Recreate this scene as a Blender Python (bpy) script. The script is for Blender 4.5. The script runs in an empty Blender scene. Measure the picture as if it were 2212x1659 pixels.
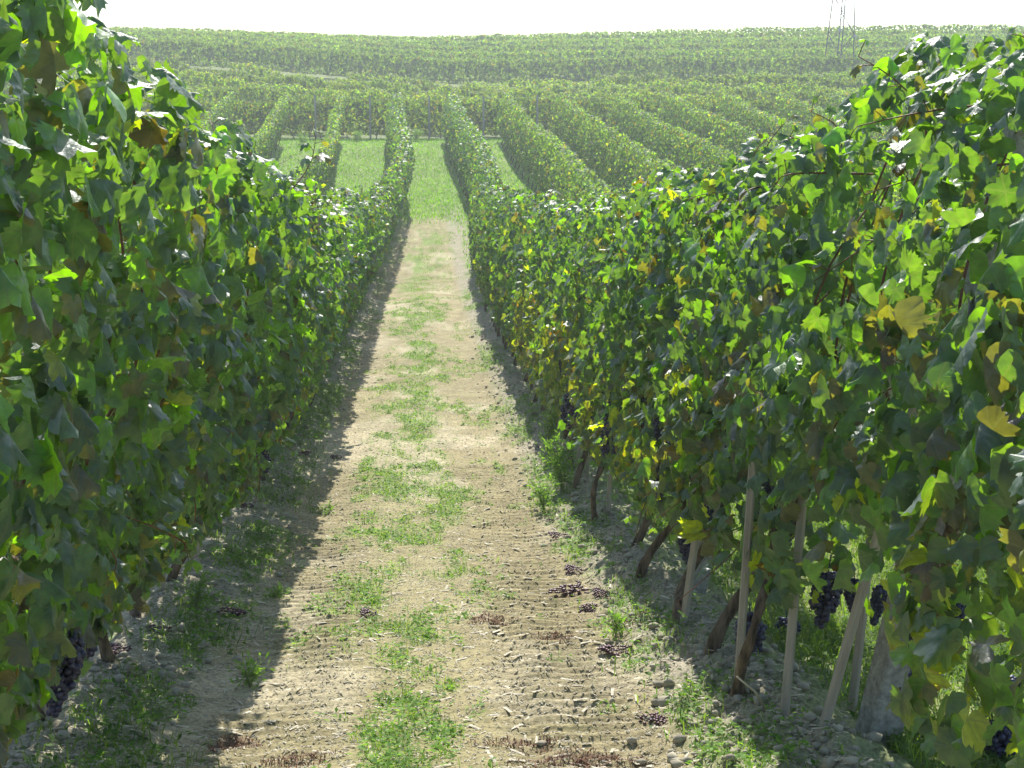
import bpy, math, random
import numpy as np
from mathutils import Vector

R = math.radians
sc = bpy.context.scene
col = sc.collection
random.seed(7)
rng = np.random.default_rng(11)

# ------------------------------------------------------------------ camera
F, CX, CY = 3195.0, 1106.0, 829.5          # focal length in units of a 2212 px wide picture
YAW, PITCH = math.atan(206 / 3195), math.atan(629.5 / 3195)
cam_d = bpy.data.cameras.new("camera")
cam = bpy.data.objects.new("camera", cam_d)
col.objects.link(cam)
cam.location = (0, 0, 0)
cam.rotation_euler = (math.pi / 2 - PITCH, 0, -YAW)
cam_d.lens = 36 * F / 2212
cam_d.sensor_width = 36
cam_d.clip_start = 0.05
cam_d.clip_end = 3000
sc.camera = cam

# ------------------------------------------------------------------ world, sun, exposure
SUN_EL, SUN_AZ = R(42), R(3)             # azimuth measured from +Y towards +X
w = bpy.data.worlds.new("World"); sc.world = w; w.use_nodes = True
nt = w.node_tree
sky = nt.nodes.new("ShaderNodeTexSky"); sky.sky_type = 'NISHITA'; sky.sun_disc = False
sky.sun_elevation = SUN_EL; sky.sun_rotation = SUN_AZ
sky.air_density = 1.0; sky.dust_density = 0.8; sky.ozone_density = 2.0
bg = nt.nodes["Background"]; nt.links.new(sky.outputs[0], bg.inputs[0]); bg.inputs[1].default_value = 0.145
sd = bpy.data.lights.new("sun", 'SUN'); sd.energy = 5.0; sd.angle = R(0.5); sd.color = (1, 0.965, 0.90)
sun = bpy.data.objects.new("sun", sd); col.objects.link(sun)
sdir = Vector((math.sin(SUN_AZ) * math.cos(SUN_EL), math.cos(SUN_AZ) * math.cos(SUN_EL), math.sin(SUN_EL)))
sun.rotation_euler = sdir.to_track_quat('Z', 'Y').to_euler()
sc.view_settings.view_transform = 'Standard'; sc.view_settings.look = 'None'
sc.view_settings.exposure = 0.78; sc.view_settings.gamma = 1
sc.render.engine = 'CYCLES'
cy = sc.cycles
cy.max_bounces = 7; cy.diffuse_bounces = 2; cy.glossy_bounces = 2; cy.transmission_bounces = 5
cy.transparent_max_bounces = 4; cy.volume_bounces = 1
cy.sample_clamp_indirect = 4
cy.use_denoising = True

# ------------------------------------------------------------------ noise
def _h(ix, iy, seed):
    a = (ix.astype(np.int64) * 374761393 + iy.astype(np.int64) * 668265263 + seed * 974711) & 0xffffffff
    a = ((a ^ (a >> 13)) * 1274126177) & 0xffffffff
    return ((a ^ (a >> 16)) & 0xffffff) / float(0xffffff)
def vn(x, y, seed=0):
    x = np.asarray(x, float); y = np.asarray(y, float)
    ix = np.floor(x); iy = np.floor(y); fx = x - ix; fy = y - iy
    fx = fx * fx * (3 - 2 * fx); fy = fy * fy * (3 - 2 * fy)
    a = _h(ix, iy, seed); b = _h(ix + 1, iy, seed); c = _h(ix, iy + 1, seed); d = _h(ix + 1, iy + 1, seed)
    return (a * (1 - fx) + b * fx) * (1 - fy) + (c * (1 - fx) + d * fx) * fy
def fbm(x, y, seed=0, o=4):
    s = 0; a = 0.5; t = 0
    for k in range(o):
        s = s + a * vn(x * 2 ** k, y * 2 ** k, seed + k * 17); t += a; a *= 0.5
    return s / t
def sstep(a, b, x):
    t = np.clip((x - a) / (b - a), 0, 1); return t * t * (3 - 2 * t)

# ------------------------------------------------------------------ terrain
cp, sp_, cyw, syw = math.cos(PITCH), math.sin(PITCH), math.cos(YAW), math.sin(YAW)
fwd = np.array([syw * cp, cyw * cp, -sp_]); rgt = np.array([cyw, -syw, 0.0]); upv = np.cross(rgt, fwd)
def ray(px, py):
    return fwd + rgt * (px - CX) / F + upv * (CY - py) / F
PITCHW = 2.46                               # distance between rows
prof = []
for py, wd in [(1659, 1700), (1610, 1590), (1300, 1050), (1090, 735), (950, 565), (720, 330), (620, 240), (480, 175), (390, 142), (300, 117)]:
    p = ray(930, py) * (F * PITCHW / wd); prof.append((p[1], p[2]))
pY = np.array([a for a, b in prof]); pZ = np.array([b for a, b in prof])
s0 = (pZ[3] - pZ[0]) / (pY[3] - pY[0])
def zprof(Y):
    return np.where(Y < pY[0], pZ[0] + s0 * (Y - pY[0]), np.interp(Y, pY, pZ))
YG = np.arange(-20, 460, 1.0)
cols = np.array([0, 300, 500, 850, 1000, 1500, 1900, 2212.0])
far = {72:  [288, 290, 293, 298, 298, 292, 285, 280],
       88:  [205, 210, 222, 243, 250, 232, 222, 215],
       101: [150, 155, 163, 188, 196, 186, 180, 174],
       115: [126, 130, 138, 155, 160, 148, 138, 130],
       131: [112, 112, 116, 127, 126, 112, 101, 95],
       145: [114, 114, 118, 129, 128, 114, 103, 97],
       220: [150, 150, 150, 155, 155, 150, 150, 150],
       460: [205] * 8}
fy = sorted(far)
RG = np.linspace((cols[0] - 900) / F, (cols[-1] - 900) / F, 61)
tab = np.zeros((len(YG), len(RG)))
for j, rr in enumerate(RG):
    ysc = [np.interp(rr * F + 900, cols, far[k]) for k in fy]
    zz = [-(y_ - 200) * k / F for y_, k in zip(ysc, fy)]
    Yk = np.concatenate([pY, fy]); Zk = np.concatenate([pZ, zz])
    z = np.interp(YG, Yk, Zk); z = np.where(YG < pY[0], pZ[0] + s0 * (YG - pY[0]), z)
    tab[:, j] = z
kern = np.exp(-np.arange(-6, 7) ** 2 / (2 * 1.7 ** 2)); kern /= kern.sum()
pad = np.pad(tab, ((6, 6), (0, 0)), mode='reflect', reflect_type='odd')
tab = sum(kern[k] * pad[k:k + len(YG)] for k in range(13))
def zt(x, y):
    x = np.asarray(x, float); y = np.asarray(y, float)
    r = np.clip(x / np.maximum(y, 30.0), RG[0], RG[-1])
    fj = (r - RG[0]) / (RG[1] - RG[0]); j = np.clip(fj.astype(int), 0, len(RG) - 2); fj = fj - j
    fi = np.clip(y - YG[0], 0, len(YG) - 1.001); i = fi.astype(int); fi = fi - i
    return (tab[i, j] * (1 - fj) + tab[i, j + 1] * fj) * (1 - fi) + (tab[i + 1, j] * (1 - fj) + tab[i + 1, j + 1] * fj) * fi
def wob(y):
    return np.interp(y, [0, 24, 33, 40, 47, 53, 60, 68, 80], [0, 0, .12, .35, .55, .42, .18, .05, 0])
def detail(x, y):
    """small relief of the ground near the camera"""
    xr = x - wob(y); ax = np.abs(xr)
    lane = ((ax < 1.35))
    d = 0.10 * np.exp(-((ax - 1.23) / 0.22) ** 2)                         # mound under the vines
    d = d - 0.025 * np.exp(-((ax - 0.62) / 0.2) ** 2) - .018 * np.exp(-((xr - .36) / .05) ** 2) * (y < 34)                      # wheel ruts
    d = d + (fbm(x * 1.3, y * 1.3, 3) - .5) * 0.05
    cl = sstep(0.72, 1.0, ax) * (1 - sstep(1.5, 1.9, ax)) * (np.where(xr > 0, 1.0, .7))
    n1 = vn(x * 16, y * 16, 5); n2 = vn(x * 38, y * 38, 9)
    d = d + cl * (0.04 * np.maximum(n1 - .45, 0) * 2 + 0.02 * np.abs(n2 - .5) * 2)
    rut = np.exp(-((ax - 0.55) / 0.3) ** 4)
    wv = y + 0.02 * (vn(x * 2.2, y * 1.0, 21) - .5) * 2 + .02 * vn(x * 9, y * 9, 23)
    tr = (0.5 + 0.5 * np.sin(wv * 2 * math.pi / 0.10)) ** 1.5
    pat = 0.6 + .4 * sstep(.35, .6, fbm(x * 1.1, y * .7, 31, 2))
    d = d + rut * pat * 0.022 * tr * (1 - sstep(14, 24, y))
    d = d + (fbm(x * 9, y * 11, 41, 4) - .5) * 0.016
    return d
def gz(x, y):
    x = np.asarray(x, float); y = np.asarray(y, float)
    near = (1 - sstep(30, 45, y)) * (1 - sstep(5, 8, np.abs(x)))
    return zt(x, y) + near * detail(x, y)
def ground_hit(px, py):
    d = ray(px, py); t = np.linspace(2, 160, 16000)
    P = d[None] * t[:, None]; dz = P[:, 2] - zt(P[:, 0], P[:, 1])
    k = int(np.argmax(dz < 0)); return P[k]

# ------------------------------------------------------------------ mesh and material helpers
def mk(name, V, faces, mat, parent=None, attr=None, smooth=True, uv=None):
    """V (n,3); faces: list of (array (m,k)) with constant k each"""
    me = bpy.data.meshes.new(name)
    V = np.asarray(V, dtype=np.float32)
    if not isinstance(faces, list): faces = [faces]
    faces = [np.asarray(f, dtype=np.int32) for f in faces if len(f)]
    me.vertices.add(len(V)); me.vertices.foreach_set("co", V.ravel())
    loops = np.concatenate([f.ravel() for f in faces]); tot = np.concatenate([np.full(len(f), f.shape[1], dtype=np.int32) for f in faces])
    st = np.concatenate([[0], np.cumsum(tot)[:-1]]).astype(np.int32)
    me.loops.add(len(loops)); me.loops.foreach_set("vertex_index", loops)
    me.polygons.add(len(tot)); me.polygons.foreach_set("loop_start", st); me.polygons.foreach_set("loop_total", tot)
    me.polygons.foreach_set("use_smooth", np.full(len(tot), smooth))
    if attr is not None:
        a = me.color_attributes.new("Col", 'FLOAT_COLOR', 'POINT')
        c = np.ones((len(V), 4), dtype=np.float32); c[:, :3] = attr[:, :3]
        a.data.foreach_set("color", c.ravel())
    if uv is not None:
        l = me.uv_layers.new(name="UVMap"); l.data.foreach_set("uv", np.asarray(uv, dtype=np.float32)[loops].ravel())
    me.update(calc_edges=True); me.validate()
    me.materials.append(mat)
    o = bpy.data.objects.new(name, me); col.objects.link(o)
    if parent is not None: o.parent = parent
    return o
def tag(o, label=None, cat=None, group=None, kind=None):
    if label: o["label"] = label
    if cat: o["category"] = cat
    if group: o["group"] = group
    if kind: o["kind"] = kind
    return o
def empty(name, loc=(0, 0, 0)):
    o = bpy.data.objects.new(name, None); o.location = loc; col.objects.link(o); o.empty_display_size = .2
    return o
def mat(name, rough=.8, spec=.3):
    m = bpy.data.materials.new(name); m.use_nodes = True
    b = m.node_tree.nodes["Principled BSDF"]; b.inputs["Roughness"].default_value = rough
    b.inputs["Specular IOR Level"].default_value = spec
    return m, m.node_tree, b
def N(nt, t, **kw):
    n = nt.nodes.new(t)
    for k, v in kw.items(): setattr(n, k, v)
    return n
def noise(nt, scale, det=4, src=None, rough=.6):
    n = N(nt, "ShaderNodeTexNoise"); n.inputs["Scale"].default_value = scale; n.inputs["Detail"].default_value = det
    n.inputs["Roughness"].default_value = rough
    if src is not None: nt.links.new(src, n.inputs["Vector"])
    return n
def ramp(nt, src, stops):
    r = N(nt, "ShaderNodeValToRGB"); e = r.color_ramp.elements
    while len(e) < len(stops): e.new(.5)
    for k, (p, c) in enumerate(stops): e[k].position = p; e[k].color = (*c, 1)
    nt.links.new(src, r.inputs[0]); return r
def mixc(nt, fac, a, b, mode='MIX'):
    m = N(nt, "ShaderNodeMix", data_type='RGBA', blend_type=mode)
    for s, v in ((m.inputs[0], fac), (m.inputs[6], a), (m.inputs[7], b)):
        if hasattr(v, "links") or isinstance(v, bpy.types.NodeSocket): nt.links.new(v, s)
        elif isinstance(v, (int, float)): s.default_value = v
        else: s.default_value = (*v, 1)
    return m.outputs[2]
def bump(nt, b, h, st, dist=.01):
    n = N(nt, "ShaderNodeBump"); n.inputs["Strength"].default_value = st; n.inputs["Distance"].default_value = dist
    nt.links.new(h, n.inputs["Height"]); nt.links.new(n.outputs[0], b.inputs["Normal"])
def twocol(name, c1, c2, scale, rough=.8, bst=.5, bdist=.01, spec=.3, stretch=None, det=5):
    m, t, b = mat(name, rough, spec)
    tc = N(t, "ShaderNodeTexCoord"); src = tc.outputs["Object"]
    if stretch:
        mp = N(t, "ShaderNodeMapping"); mp.inputs["Scale"].default_value = stretch; t.links.new(src, mp.inputs[0]); src = mp.outputs[0]
    n = noise(t, scale, det, src); r = ramp(t, n.outputs[0], [(.32, c1), (.68, c2)])
    t.links.new(r.outputs[0], b.inputs["Base Color"]); bump(t, b, n.outputs[0], bst, bdist)
    return m

def leaf_material(name, veins=False, trans=.36, rough=.47, spec=.65, tcol=(4.4, 5.5, .25)):
    m, t, b = mat(name, rough, spec)
    at = N(t, "ShaderNodeAttribute", attribute_name="Col")
    colr = at.outputs["Color"]
    tc = N(t, "ShaderNodeTexCoord")
    nz = noise(t, 35 if veins else 9, 3, tc.outputs["Object"])
    var = ramp(t, nz.outputs[0], [(.3, (.7, .72, .75)), (.7, (1.3, 1.28, 1.2))])
    base = mixc(t, 1.0, colr, var.outputs[0], 'MULTIPLY')
    tb = mixc(t, 1.0, base, tcol, 'MULTIPLY')
    if veins:
        uvn = N(t, "ShaderNodeUVMap"); sx = N(t, "ShaderNodeSeparateXYZ"); t.links.new(uvn.outputs[0], sx.inputs[0])
        ab = N(t, "ShaderNodeMath", operation='ABSOLUTE'); t.links.new(sx.outputs[0], ab.inputs[0])
        mn = None
        for ang in (0, 57, 118):
            a = R(ang)
            m1 = N(t, "ShaderNodeMath", operation='MULTIPLY'); m1.inputs[1].default_value = math.cos(a); t.links.new(ab.outputs[0], m1.inputs[0])
            m2 = N(t, "ShaderNodeMath", operation='MULTIPLY_ADD'); m2.inputs[1].default_value = -math.sin(a)
            t.links.new(sx.outputs[1], m2.inputs[0]); t.links.new(m1.outputs[0], m2.inputs[2])
            d = N(t, "ShaderNodeMath", operation='ABSOLUTE'); t.links.new(m2.outputs[0], d.inputs[0])
            if mn is None: mn = d
            else:
                q = N(t, "ShaderNodeMath", operation='MINIMUM'); t.links.new(mn.outputs[0], q.inputs[0]); t.links.new(d.outputs[0], q.inputs[1]); mn = q
        rp = ramp(t, mn.outputs[0], [(.012, (1, 1, 1)), (.035, (0, 0, 0))])
        base = mixc(t, rp.outputs[0], base, mixc(t, .25, base, (.16, .2, .06))); tb = mixc(t, rp.outputs[0], tb, mixc(t, .45, tb, (.45, .5, .10)))
        bump(t, b, nz.outputs[0], .5, .01)
    g = N(t, "ShaderNodeNewGeometry")
    pale = mixc(t, .45, base, (.10, .125, .095))
    base2 = mixc(t, g.outputs["Backfacing"], base, pale)
    t.links.new(base2, b.inputs["Base Color"])
    tr = N(t, "ShaderNodeBsdfTranslucent"); t.links.new(tb, tr.inputs[0])
    mx = N(t, "ShaderNodeMixShader"); mx.inputs[0].default_value = trans
    t.links.new(b.outputs[0], mx.inputs[1]); t.links.new(tr.outputs[0], mx.inputs[2])
    t.links.new(mx.outputs[0], t.nodes["Material Output"].inputs[0])
    return m

M = {}
FT = np.array([1.5, 1.42, .82])                # the far blocks are a paler, yellower green
M['leaf_near'] = leaf_material("vine_leaf_close", True)
M['leaf'] = leaf_material("vine_leaf", False, rough=.55, spec=.35, trans=.3)
M['leaf_far'] = leaf_material("vine_leaf_far", False, trans=.30, rough=.65, spec=.15, tcol=(5.8, 6.2, .5))
M['grass'] = leaf_material("grass_blade", False, trans=.4, rough=.6, spec=.12, tcol=(2.2, 2.5, .5))
M['bark'] = twocol("vine_bark", (.03, .021, .014), (.22, .17, .12), 38, .9, 1.0, .02, .2, (1, 1, .2))
M['cane'] = twocol("cane", (.10, .035, .02), (.26, .12, .06), 20, .6, .3, .004)
M['stake'] = twocol("stake_plastic", (.27, .235, .18), (.46, .41, .33), 14, .6, .4, .004, .3, (1, 1, .2))
M['concrete'] = twocol("post_concrete", (.20, .19, .165), (.42, .40, .35), 45, .9, .8, .006)
M['hole'] = twocol("post_hole_shade", (.01, .01, .01), (.03, .03, .03), 10)  # near-black colour stands in for the shade inside the holes
M['dry_red'] = twocol("dry_weed", (.12, .055, .03), (.27, .15, .085), 30, .8, .2)
M['steel'] = twocol("galvanised_steel", (.05, .055, .065), (.12, .13, .15), 3, .5, .1); M['steel'].node_tree.nodes["Principled BSDF"].inputs["Metallic"].default_value = .5
M['box'] = twocol("grey_box", (.30, .31, .32), (.42, .43, .44), 3, .5, .1)
M['wire'] = twocol("wire_steel", (.35, .35, .34), (.55, .55, .53), 6, .4, .1); M['wire'].node_tree.nodes["Principled BSDF"].inputs["Metallic"].default_value = .8
M['clod'] = twocol("clod_soil", (.24, .21, .15), (.44, .40, .30), 14, .95, .9, .01)
M['straw'] = twocol("straw", (.34, .29, .19), (.62, .56, .42), 12, .7, .2)
m, t, b = mat("grape_skin", .42, .4)
tc = N(t, "ShaderNodeTexCoord"); n = noise(t, 60, 3, tc.outputs["Object"])
r = ramp(t, n.outputs[0], [(.3, (.014, .013, .032)), (.55, (.045, .045, .095)), (.75, (.14, .14, .22))]); t.links.new(r.outputs[0], b.inputs["Base Color"]); M['grape'] = m
m, t, b = mat("dried_grape", .5, .4)
tc = N(t, "ShaderNodeTexCoord"); n = noise(t, 60, 3, tc.outputs["Object"])
r = ramp(t, n.outputs[0], [(.3, (.03, .012, .02)), (.7, (.14, .045, .06))]); t.links.new(r.outputs[0], b.inputs["Base Color"]); M['grape_dry'] = m

# ground
m, t, b = mat("ground_soil", .95, .15)
at = N(t, "ShaderNodeAttribute", attribute_name="Col"); tc = N(t, "ShaderNodeTexCoord")
n1 = noise(t, 3.0, 6, tc.outputs["Object"], .7); n2 = noise(t, 55, 5, tc.outputs["Object"], .7)
v1 = ramp(t, n1.outputs[0], [(.3, (.84, .83, .8)), (.7, (1.14, 1.14, 1.14))]); v2 = ramp(t, n2.outputs[0], [(.32, (.5, .48, .44)), (.5, (1, 1, 1)), (.7, (1.35, 1.35, 1.3))])
c = mixc(t, 1.0, at.outputs["Color"], v1.outputs[0], 'MULTIPLY'); c = mixc(t, 1.0, c, v2.outputs[0], 'MULTIPLY')
t.links.new(c, b.inputs["Base Color"]); bump(t, b, n2.outputs[0], .8, .012); M['ground'] = m

# ------------------------------------------------------------------ ground sheet
def spaced(a, b_, s_):
    return np.arange(a, b_, s_)
xs_pos = np.concatenate([np.arange(0, 1.6, .026), np.arange(1.6, 4, .08), np.arange(4, 14, .4), np.geomspace(14, 420, 34)])
xs = np.concatenate([-xs_pos[:0:-1], xs_pos])
ys = np.concatenate([[-60, -30, -15, -8, -4, -2, 0, 1, 2], np.arange(2.8, 9, .018), np.arange(9, 12, .026), np.arange(12, 20, .05), np.arange(20, 34, .12), np.arange(34, 75, .5), np.arange(75, 160, 1.5), np.geomspace(160, 460, 26)])
X, Y = np.meshgrid(xs, ys)
Z = gz(X, Y)
def grass_amount(x, y):
    """0 bare soil .. 1 grass, over the track and the lanes"""
    xr = x - wob(y)
    k = np.floor((xr + PITCHW / 2) / PITCHW)
    lx = xr - k * PITCHW                      # -1.23..1.23 within a lane
    n = .55 * fbm(x * 3.1, y * 1.1, 51, 4) + .45 * fbm(x * 9 + 3, y * 5, 53, 3)
    strip = np.exp(-((lx + .02 + .25 * (fbm(x * .3, y * .5, 57, 3) - .5)) / (.26 + .3 * fbm(x * 0, y * .45, 59, 2))) ** 2)
    side = .45 * sstep(.75, .95, np.abs(lx)) * (1 - sstep(1.1, 1.25, np.abs(lx)))
    a = strip * (.16 + .66 * sstep(.40, .66, n)) + side * sstep(.4, .6, n)
    a = a + .4 * sstep(.54, .68, n) * (y > 4)
    a = a * np.where(y < 9, 1.0, 1.35)
    farg = sstep(42, 49, y + (n - .5) * 12)
    a = np.where(k == 0, np.maximum(a, farg), np.maximum(a, np.where(k < 0, sstep(20, 40, y), .55 + .35 * sstep(20, 40, y))))
    hill = .95 + .3 * (n - .5)
    return np.clip(np.where(y > 67.5, hill, a), 0, 1)
G = grass_amount(X, Y)
n = fbm(X * .8, Y * .8, 61, 3); n_ = fbm(X * 5, Y * 5, 71, 3)
n8 = fbm(X * 14, Y * 14, 75, 3)
pale = sstep(.52, .68, fbm(X * 1.7, Y * .9, 77, 3))
soil = np.stack([.285 + .05 * n + .11 * pale, .238 + .05 * n + .10 * pale, .132 + .035 * n + .09 * pale], -1) * (0.62 + .36 * n_ + .40 * n8)[..., None]
clodm = (sstep(.8, 1.0, np.abs(X)) * (1 - sstep(1.5, 2, np.abs(X))))[..., None]
soil = soil * (1 - clodm) + np.stack([.33 + 0 * n, .295 + 0 * n, .215 + 0 * n], -1) * clodm
green = np.stack([.13 + .06 * n, .22 + .06 * n, .04 + .02 * n], -1) * (.7 + .6 * n_)[..., None]
green = green * (1 - .45 * sstep(68, 73, Y))[..., None]
Gs = np.where((Y < 30) & (np.abs(X) < 1.3), G * .55, G)[..., None] * .85
gc = soil * (1 - Gs) + green * Gs
ny, nx = X.shape
idx = np.arange(ny * nx).reshape(ny, nx)
Fc = np.stack([idx[:-1, :-1], idx[:-1, 1:], idx[1:, 1:], idx[1:, :-1]], -1).reshape(-1, 4)
g = mk("ground", np.stack([X, Y, Z], -1).reshape(-1, 3), Fc, M['ground'], attr=gc.reshape(-1, 3))
tag(g, kind="structure")

# ------------------------------------------------------------------ leaves
def outline(lod):
    if lod == 0:
        pts = [(0, 1.0), (8, .90), (14, .93), (22, .80), (30, .70), (38, .76), (46, .88), (52, .86), (58, .96), (65, .84), (73, .87), (82, .74), (92, .68), (102, .78), (111, .76), (119, .86), (128, .76), (140, .80), (152, .62), (163, .50), (175, .12)]
    elif lod == 1:
        pts = [(0, 1.0), (18, .86), (31, .68), (57, .95), (78, .80), (92, .68), (120, .86), (150, .66), (174, .15)]
    elif lod == 2:
        pts = [(0, 1.0), (33, .68), (57, .92), (118, .8), (165, .3)]
    else:
        pts = [(0, 1.0), (62, .95), (130, .75)]
    th = [a for a, _ in pts] + [-a for a, _ in pts[:0:-1]]
    rr = [b_ for _, b_ in pts] + [b_ for _, b_ in pts[:0:-1]]
    th = np.radians(th); rr = np.array(rr)
    return np.stack([np.sin(th) * rr, np.cos(th) * rr], -1)
TPL = {}
for lod in range(4):
    o = outline(lod); k = len(o); i = np.arange(k); j = (i + 1) % k
    if lod == 0:
        V2 = np.concatenate([[[0, 0]], o * .52, o * (1 + .045 * np.where(np.arange(k) % 2 == 0, 1, -1))[:, None]])
        f3 = np.stack([np.zeros(k, int), 1 + j, 1 + i], -1); f4 = np.stack([1 + i, 1 + j, 1 + k + j, 1 + k + i], -1)
        TPL[lod] = (V2, [f3, f4])
    elif lod in (1, 2):
        V2 = np.concatenate([[[0, 0]], o]); TPL[lod] = (V2, [np.stack([np.zeros(k, int), 1 + j, 1 + i], -1)])
    else:
        V2 = o; TPL[lod] = (V2, [np.array([[0, 5, 4]]), np.array([[0, 4, 3, 2]])][:0] + [np.array([[0, 4, 3, ], [0, 3, 2], [0, 2, 1]])])
def norm(a):
    return a / np.maximum(np.linalg.norm(a, axis=-1, keepdims=True), 1e-9)
def leaf_mesh(P, nrm, tip, size, colr, lod, edge=None, curl=None):
    """P,nrm,tip (n,3); size (n,), colr (n,3) -> V, faces, colours, uv"""
    V2, fs = TPL[lod]; n_ = len(P); K = len(V2)
    nrm = norm(nrm); tip = norm(tip - nrm * np.sum(tip * nrm, -1, keepdims=True)); bit = np.cross(nrm, tip)
    u = V2[None, :, 0] * rng.uniform(.85, 1.12, (n_, 1)); v = V2[None, :, 1] * np.ones((n_, 1))
    if lod <= 1:
        an0 = np.arctan2(V2[:, 0], V2[:, 1])[None]; jt = 1 + .09 * np.sin(an0 * 2 + rng.uniform(0, 6.28, (n_, 1))) + .07 * np.sin(an0 * 5 + rng.uniform(0, 6.28, (n_, 1)))
        u = u * jt; v = v * jt
        u = u + v * rng.normal(0, .12, (n_, 1))
    r2 = u * u + v * v
    fold = rng.uniform(.0, 1.5, (n_, 1)) if curl is None else curl[:, None]
    droop = rng.uniform(-.1, .8, (n_, 1))
    wv = -fold * np.abs(u) ** 1.3 - droop * (v ** 2) * np.sign(v) * .7 + .16 * np.sin(u * 6 + v * 3 + rng.uniform(0, 6, (n_, 1))) * r2 + .09 * np.sin(v * 11 + u * 4 + rng.uniform(0, 6, (n_, 1))) * r2
    if lod >= 2: wv = -fold * .7 * np.abs(u) - droop * .5 * r2
    sq = 1 / np.sqrt(1 + .6 * fold ** 2)
    Q = P[:, None] + size[:, None, None] * ((u * sq)[..., None] * bit[:, None] + v[..., None] * tip[:, None] + wv[..., None] * nrm[:, None])
    C = np.repeat(colr[:, None], K, 1)
    if edge is not None and lod <= 1:
        rad = np.sqrt(V2[:, 0] ** 2 + V2[:, 1] ** 2)[None]
        ph = rng.uniform(0, 6.28, (n_, 1)); an = np.arctan2(V2[:, 0], V2[:, 1])[None]
        e = edge[:, None] * (rad > .45) * (.5 + .6 * np.sin(an * 1.5 + ph)); e = np.clip(e, 0, 1)[..., None]
        C = C * (1 - e) + np.array([.19, .165, .02]) * e
        e2 = np.clip(edge[:, None] * 1.4 - .8, 0, 1) * (rad > .58) * (np.sin(an * 2.5 + ph * 2) > -.1); e2 = e2[..., None]
        C = C * (1 - e2) + np.array([.23, .045, .015]) * e2
    off = (np.arange(n_) * K)[:, None, None]
    faces = [(f[None] + off).reshape(-1, f.shape[1]) for f in fs]
    uv = np.repeat(V2[None], n_, 0).reshape(-1, 2)
    return Q.reshape(-1, 3), faces, C.reshape(-1, 3), uv
def join(parts):
    Vs, F3, F4, C, U, o = [], [], [], [], [], 0
    for V, fs, c, uv in parts:
        Vs.append(V); C.append(c); U.append(uv)
        for f in fs: (F3 if f.shape[1] == 3 else F4).append(f + o)
        o += len(V)
    fs = []
    if F3: fs.append(np.concatenate(F3))
    if F4: fs.append(np.concatenate(F4))
    return np.concatenate(Vs), fs, np.concatenate(C), np.concatenate(U)
def leaf_colours(n_, yellow, red, tone=1.0):
    """yellow, red: probability arrays"""
    g_ = rng.uniform(0, 1, (n_, 1))
    c = np.array([.040, .068, .062]) * (1 - g_) + np.array([.072, .110, .086]) * g_
    fresh = rng.uniform(0, 1, n_) < .2
    c[fresh] = np.array([.09, .16, .035]) * rng.uniform(.8, 1.15, (fresh.sum(), 1))
    y = rng.uniform(0, 1, n_) < yellow * .35
    c[y] = np.array([.20, .20, .03]) * rng.uniform(.7, 1.2, (y.sum(), 1))
    r_ = rng.uniform(0, 1, n_) < red * .22
    c[r_] = np.array([.085, .050, .035]) * rng.uniform(.6, 1.2, (r_.sum(), 1))
    wl = rng.uniform(0, 1, n_) < .09
    c[wl] = np.array([.105, .085, .078]) * rng.uniform(.6, 1.15, (wl.sum(), 1))
    edge = np.clip(rng.uniform(0, 1, n_) * .5 + yellow * .9 - .48 + rng.uniform(-.2, .3, n_), 0, 1.2)
    return c * tone, edge

# rows of the block the camera stands in: X = k*PITCHW offset
class Path:
    def __init__(s, p0, p1, block=False, x0=0):
        s.block = block; s.x0 = x0
        s.p0 = np.array(p0, float); s.p1 = np.array(p1, float)
        d = s.p1 - s.p0; s.len = float(np.linalg.norm(d)); s.d = d / s.len
        s.lat = np.array([s.d[1], -s.d[0]])            # to the right of travel
    def pt(s, u, t_, h, lean):
        u = np.asarray(u, float); t_ = np.asarray(t_, float); h = np.asarray(h, float)
        bx = s.p0[0] + s.d[0] * u; by = s.p0[1] + s.d[1] * u
        if s.block: bx = bx + wob(by)
        z = zt(bx, by) + (0.09 if s.block else 0)
        off = t_ + lean * h
        return np.stack([bx + s.lat[0] * off, by + s.lat[1] * off, z + h], -1)

def halfwidth(h, u, seed, top):
    prof_ = np.interp(h / top, [0, .14, .3, .5, .75, .92, 1.0, 1.2], [.05, .12, .22, .30, .31, .24, .12, .05])
    return prof_ * (0.72 + .6 * fbm(u * 1.1, h * 1.6, seed, 2))

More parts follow.
